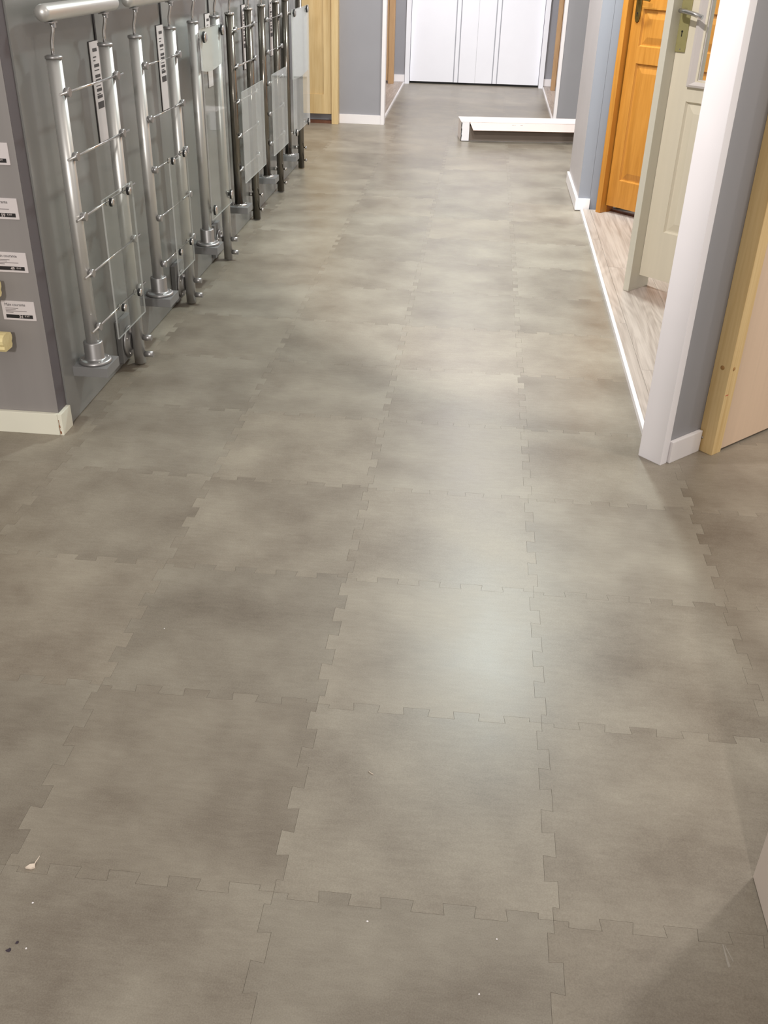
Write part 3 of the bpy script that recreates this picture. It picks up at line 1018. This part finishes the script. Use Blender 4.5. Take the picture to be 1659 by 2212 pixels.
def plain_door(lab, loc, rz, w, fw_, m, mp, leaf_z=0.06, fdep=0.08, panels=(), leaf_in=0.025, stile=0.085, mf=None):
    r = thing('display_door', lab, 'door', loc, rz)
    MB().box(0, 0, 0, fw_, fdep, 2.08, 0.002).box(w - fw_, 0, 0, w, fdep, 2.08, 0.002).box(fw_, 0, 2.03, w - fw_, fdep, 2.08).build('frame', mf or m, r)
    lf = leaf_grid(fw_ + 0.003, w - fw_ - 0.003, leaf_z, 2.025, leaf_in, 0.04, [(fw_ + stile, w - fw_ - stile, a, c) for a, c in panels], r, m)
    for a, c in panels:
        MB().box(fw_ + stile, leaf_in + 0.012, a, w - fw_ - stile, leaf_in + 0.028, c).build('panel', mp, lf)
    return r


r = plain_door('honey oak door with flat sunk panels behind the railing samples', (-1.80, 7.512, 0), 0.0, 0.842, 0.054, MT['oak'], MT['oak'], leaf_z=0.075, fdep=0.085, panels=((0.225, 0.985), (1.085, 1.92)), leaf_in=0.03, stile=0.07)
MB().box(0.054, 0.03, 0.0, 0.788, 0.08, 0.022).build('threshold', MT['walnut'], r)
plain_door('dark walnut door, a sliver behind the far left white post', (-1.52, 9.38, 0.0165), 0.0, 0.776, 0.05, MT['walnut'], MT['walnut'], leaf_z=0.03, fdep=0.06, panels=((0.2, 0.95), (1.05, 1.9)), leaf_in=0.012)
plain_door('tan oak door frame beside the far left blue grey wall', (-1.52, 10.195, 0.0165), 0.0, 0.785, 0.06, MT['tan'], MT['tan'], leaf_z=0.03, fdep=0.07, panels=((0.2, 0.95), (1.05, 1.9)), leaf_in=0.015)
plain_door('tan oak door frame beside the far right blue grey wall', (0.945, 10.14, 0.0165), 0.0, 0.785, 0.045, MT['tan'], MT['tan'], leaf_z=0.03, fdep=0.07, panels=((0.2, 0.95), (1.05, 1.9)), leaf_in=0.015)

# white double door at the end of the aisle
r = thing('double_door', 'white double door with grey stripes at the end of the aisle', 'door', (0.0, 10.50, 0), math.atan2(0.02, 1.4))
MB().box(-0.632, -0.10, 0, -0.583, 0.04, 2.25, 0.003).box(0.828, -0.10, 0, 0.877, 0.04, 2.25, 0.003).box(-0.583, -0.10, 2.20, 0.828, 0.04, 2.25).build('frame', MT['white_door'], r)
for a, c, st in ((-0.579, 0.1336, (-0.100, -0.0505)), (0.1348, 0.824, (0.322, 0.3715))):
    lf = MB().box(a, -0.030, 0.022, c, 0.010, 2.19, 0.001).build('leaf', MT['white_door'], r)
    for s in st:
        MB().box(s - 0.0055, -0.0305, 0.022, s + 0.0055, -0.0299, 2.19).build('stripe', MT['groove'], lf)
MB().box(-0.58, 0.0, 0.0, 0.825, 0.03, 0.02).build('threshold', MT['black'], r)

# ------------------------------------------------------------------ open carton on the floor
r = thing('open_carton', 'long white cardboard carton lying open on the aisle floor', 'box', (0.09, 6.96, 0), math.atan2(0.110, 0.872))
L, Dp, H = 1.18, 0.24, 0.143
b = MB()
b.box(0, 0.02, 0.001, L, Dp, 0.005).box(0, Dp - 0.004, 0.005, L, Dp, H).box(0, 0, 0.005, 0.004, Dp - 0.004, H).box(L - 0.004, 0, 0.005, L, Dp - 0.004, H)
b.build('body', MT['carton'], r)
MB().box(-0.004, -0.004, H, L + 0.002, Dp, H + 0.004).build('lid', MT['carton'], r)
MB().box(0.004, -0.003, 0.005, 0.062, 0.001, H).build('end_flap', MT['post_white'], r)
b = MB()                                                    # front flap, lifted out
v = [(0.064, -0.001, H), (L, -0.001, H), (L, -0.072, 0.094), (0.086, -0.072, 0.094)]
A = [b.b.verts.new(p) for p in v]
B = [b.b.verts.new((x, y + 0.0025, z - 0.0030)) for x, y, z in v]
f = b.b.faces.new(A)
b.b.faces.new(B[::-1]).material_index = 1
for i in range(4):
    j = (i + 1) % 4
    b.b.faces.new((A[i], A[j], B[j], B[i])).material_index = 1
b.build('front_flap', [MT['carton_flap'], MT['kraft']], r)
b = MB().box(0.006, 0.012, 0.0055, L - 0.006, 0.016, 0.11).box(0.0625, 0.002, 0.0055, 0.0655, 0.011, 0.136)
b.build('shade_liner', MT['flap_shade'], r)  # inner sheet carries the flap's shade in its colour
b = MB()
for z in range(9):
    b.box(-0.0008 - 0.001 * (z % 2), -0.0045, 0.006 + z * 0.0148, 0.0035 + 0.0012 * ((z * 7) % 3), -0.0028, 0.0208 + z * 0.0148)
b.build('tape_edge', MT['black'], r)
b = MB()
for (x, y, hh) in ((0.045, 0.06, 0.022), (0.058, 0.07, 0.012), (0.075, 0.065, 0.008), (0.098, 0.06, 0.016)):
    b.prism([(x, y), (x + 0.016, y + 0.003), (x + 0.01, y + 0.008)], H + 0.004, H + 0.004 + hh)
b.build('torn_tape', MT['white'], r)
b = MB()
for x, dx in ((0.39, 0.018), (0.41, 0.010), (0.455, 0.016), (0.468, 0.008)):
    b.prism([(x, -0.0202), (x + dx, -0.0182), (x + dx, -0.0222), (x + 0.004, -0.0232)], H - 0.0155, H - 0.0135)
b.build('scuff', MT['crumb'], r)

# ------------------------------------------------------------------ litter on the floor
b = MB()
b.prism([(-0.4135, -0.004), (-0.404, -0.0045), (-0.3985, -0.001), (-0.401, 0.005), (-0.409, 0.003)], 0.0004, 0.0042)
b.tube([(-0.4015, 0.002, 0.003), (-0.4005, 0.008, 0.005), (-0.3995, 0.014, 0.0046), (-0.3985, 0.019, 0.006)], 0.0008, 8)
tag(b.build('wood_shaving', MT['scrap']), 'pale curled wood shaving on the floor at lower left', 'shaving')


def blob(cx, cyy, r, seed, h):
    rnd = random.Random(seed)
    n = 8
    b = MB()
    pts = [(cx + r * rnd.uniform(0.5, 1.2) * math.cos(2 * PI * k / n), cyy + r * rnd.uniform(0.5, 1.2) * math.sin(2 * PI * k / n)) for k in range(n)]
    lo = [b.b.verts.new((x, y, 0.0003)) for x, y in pts]
    hi = [b.b.verts.new((cx + (x - cx) * 0.6, cyy + (y - cyy) * 0.6, h)) for x, y in pts]
    for k in range(n):
        j = (k + 1) % n
        b.b.faces.new((lo[k], lo[j], hi[j], hi[k]))
    b.b.faces.new(hi)
    b.b.faces.new(lo[::-1])
    return b


tag(blob(-0.370, -0.135, 0.0032, 3, 0.0018).build('dirt_crumb', MT['crumb']), 'dark dirt crumb at lower left, the one nearer the shaving', 'crumb', 'dark crumbs')
tag(blob(-0.3775, -0.1495, 0.0040, 5, 0.0016).build('dirt_crumb', MT['crumb']), 'dark dirt crumb at lower left, the lowest of the pair', 'crumb', 'dark crumbs')
for i, (x, y, lab) in enumerate(((-0.3755, -0.065, 'tiny white speck between the wood shaving and the dark crumbs'),
                                 (-0.377, 0.648, 'tiny white speck alone on a darker tile, left of middle'),
                                 (0.157, -0.036, 'tiny white speck just below the toothed joint, left of two'),
                                 (0.360, -0.044, 'tiny white speck just below the toothed joint, right of two'),
                                 (0.334, -0.138, 'lowest tiny white speck, right of middle near the bottom edge'),
                                 (-0.3525, -0.143, 'tiny white speck just right of the dark dirt crumbs'))):
    tag(blob(x, y, 0.0018, 20 + i, 0.0012).build('paper_speck', MT['white']), lab, 'speck', 'white specks on the floor')
for pts in ([(0.7095, -0.012), (0.7115, -0.013), (0.7145, -0.050), (0.7105, -0.052)], [(0.7125, -0.014), (0.7138, -0.0145), (0.7215, -0.040), (0.7195, -0.041)]):
    MB().prism(pts, 0.0001, 0.0003).build('scuff', MT['scuff'], fl)
b = MB()
b.tube([(0.1225, 0.2795, 0.0012), (0.127, 0.2755, 0.0014), (0.1325, 0.2725, 0.0011)], 0.0006, 6)
tag(b.build('fibre_strand', MT['scrap']), 'short pale fibre on the floor in the lower middle', 'fibre')
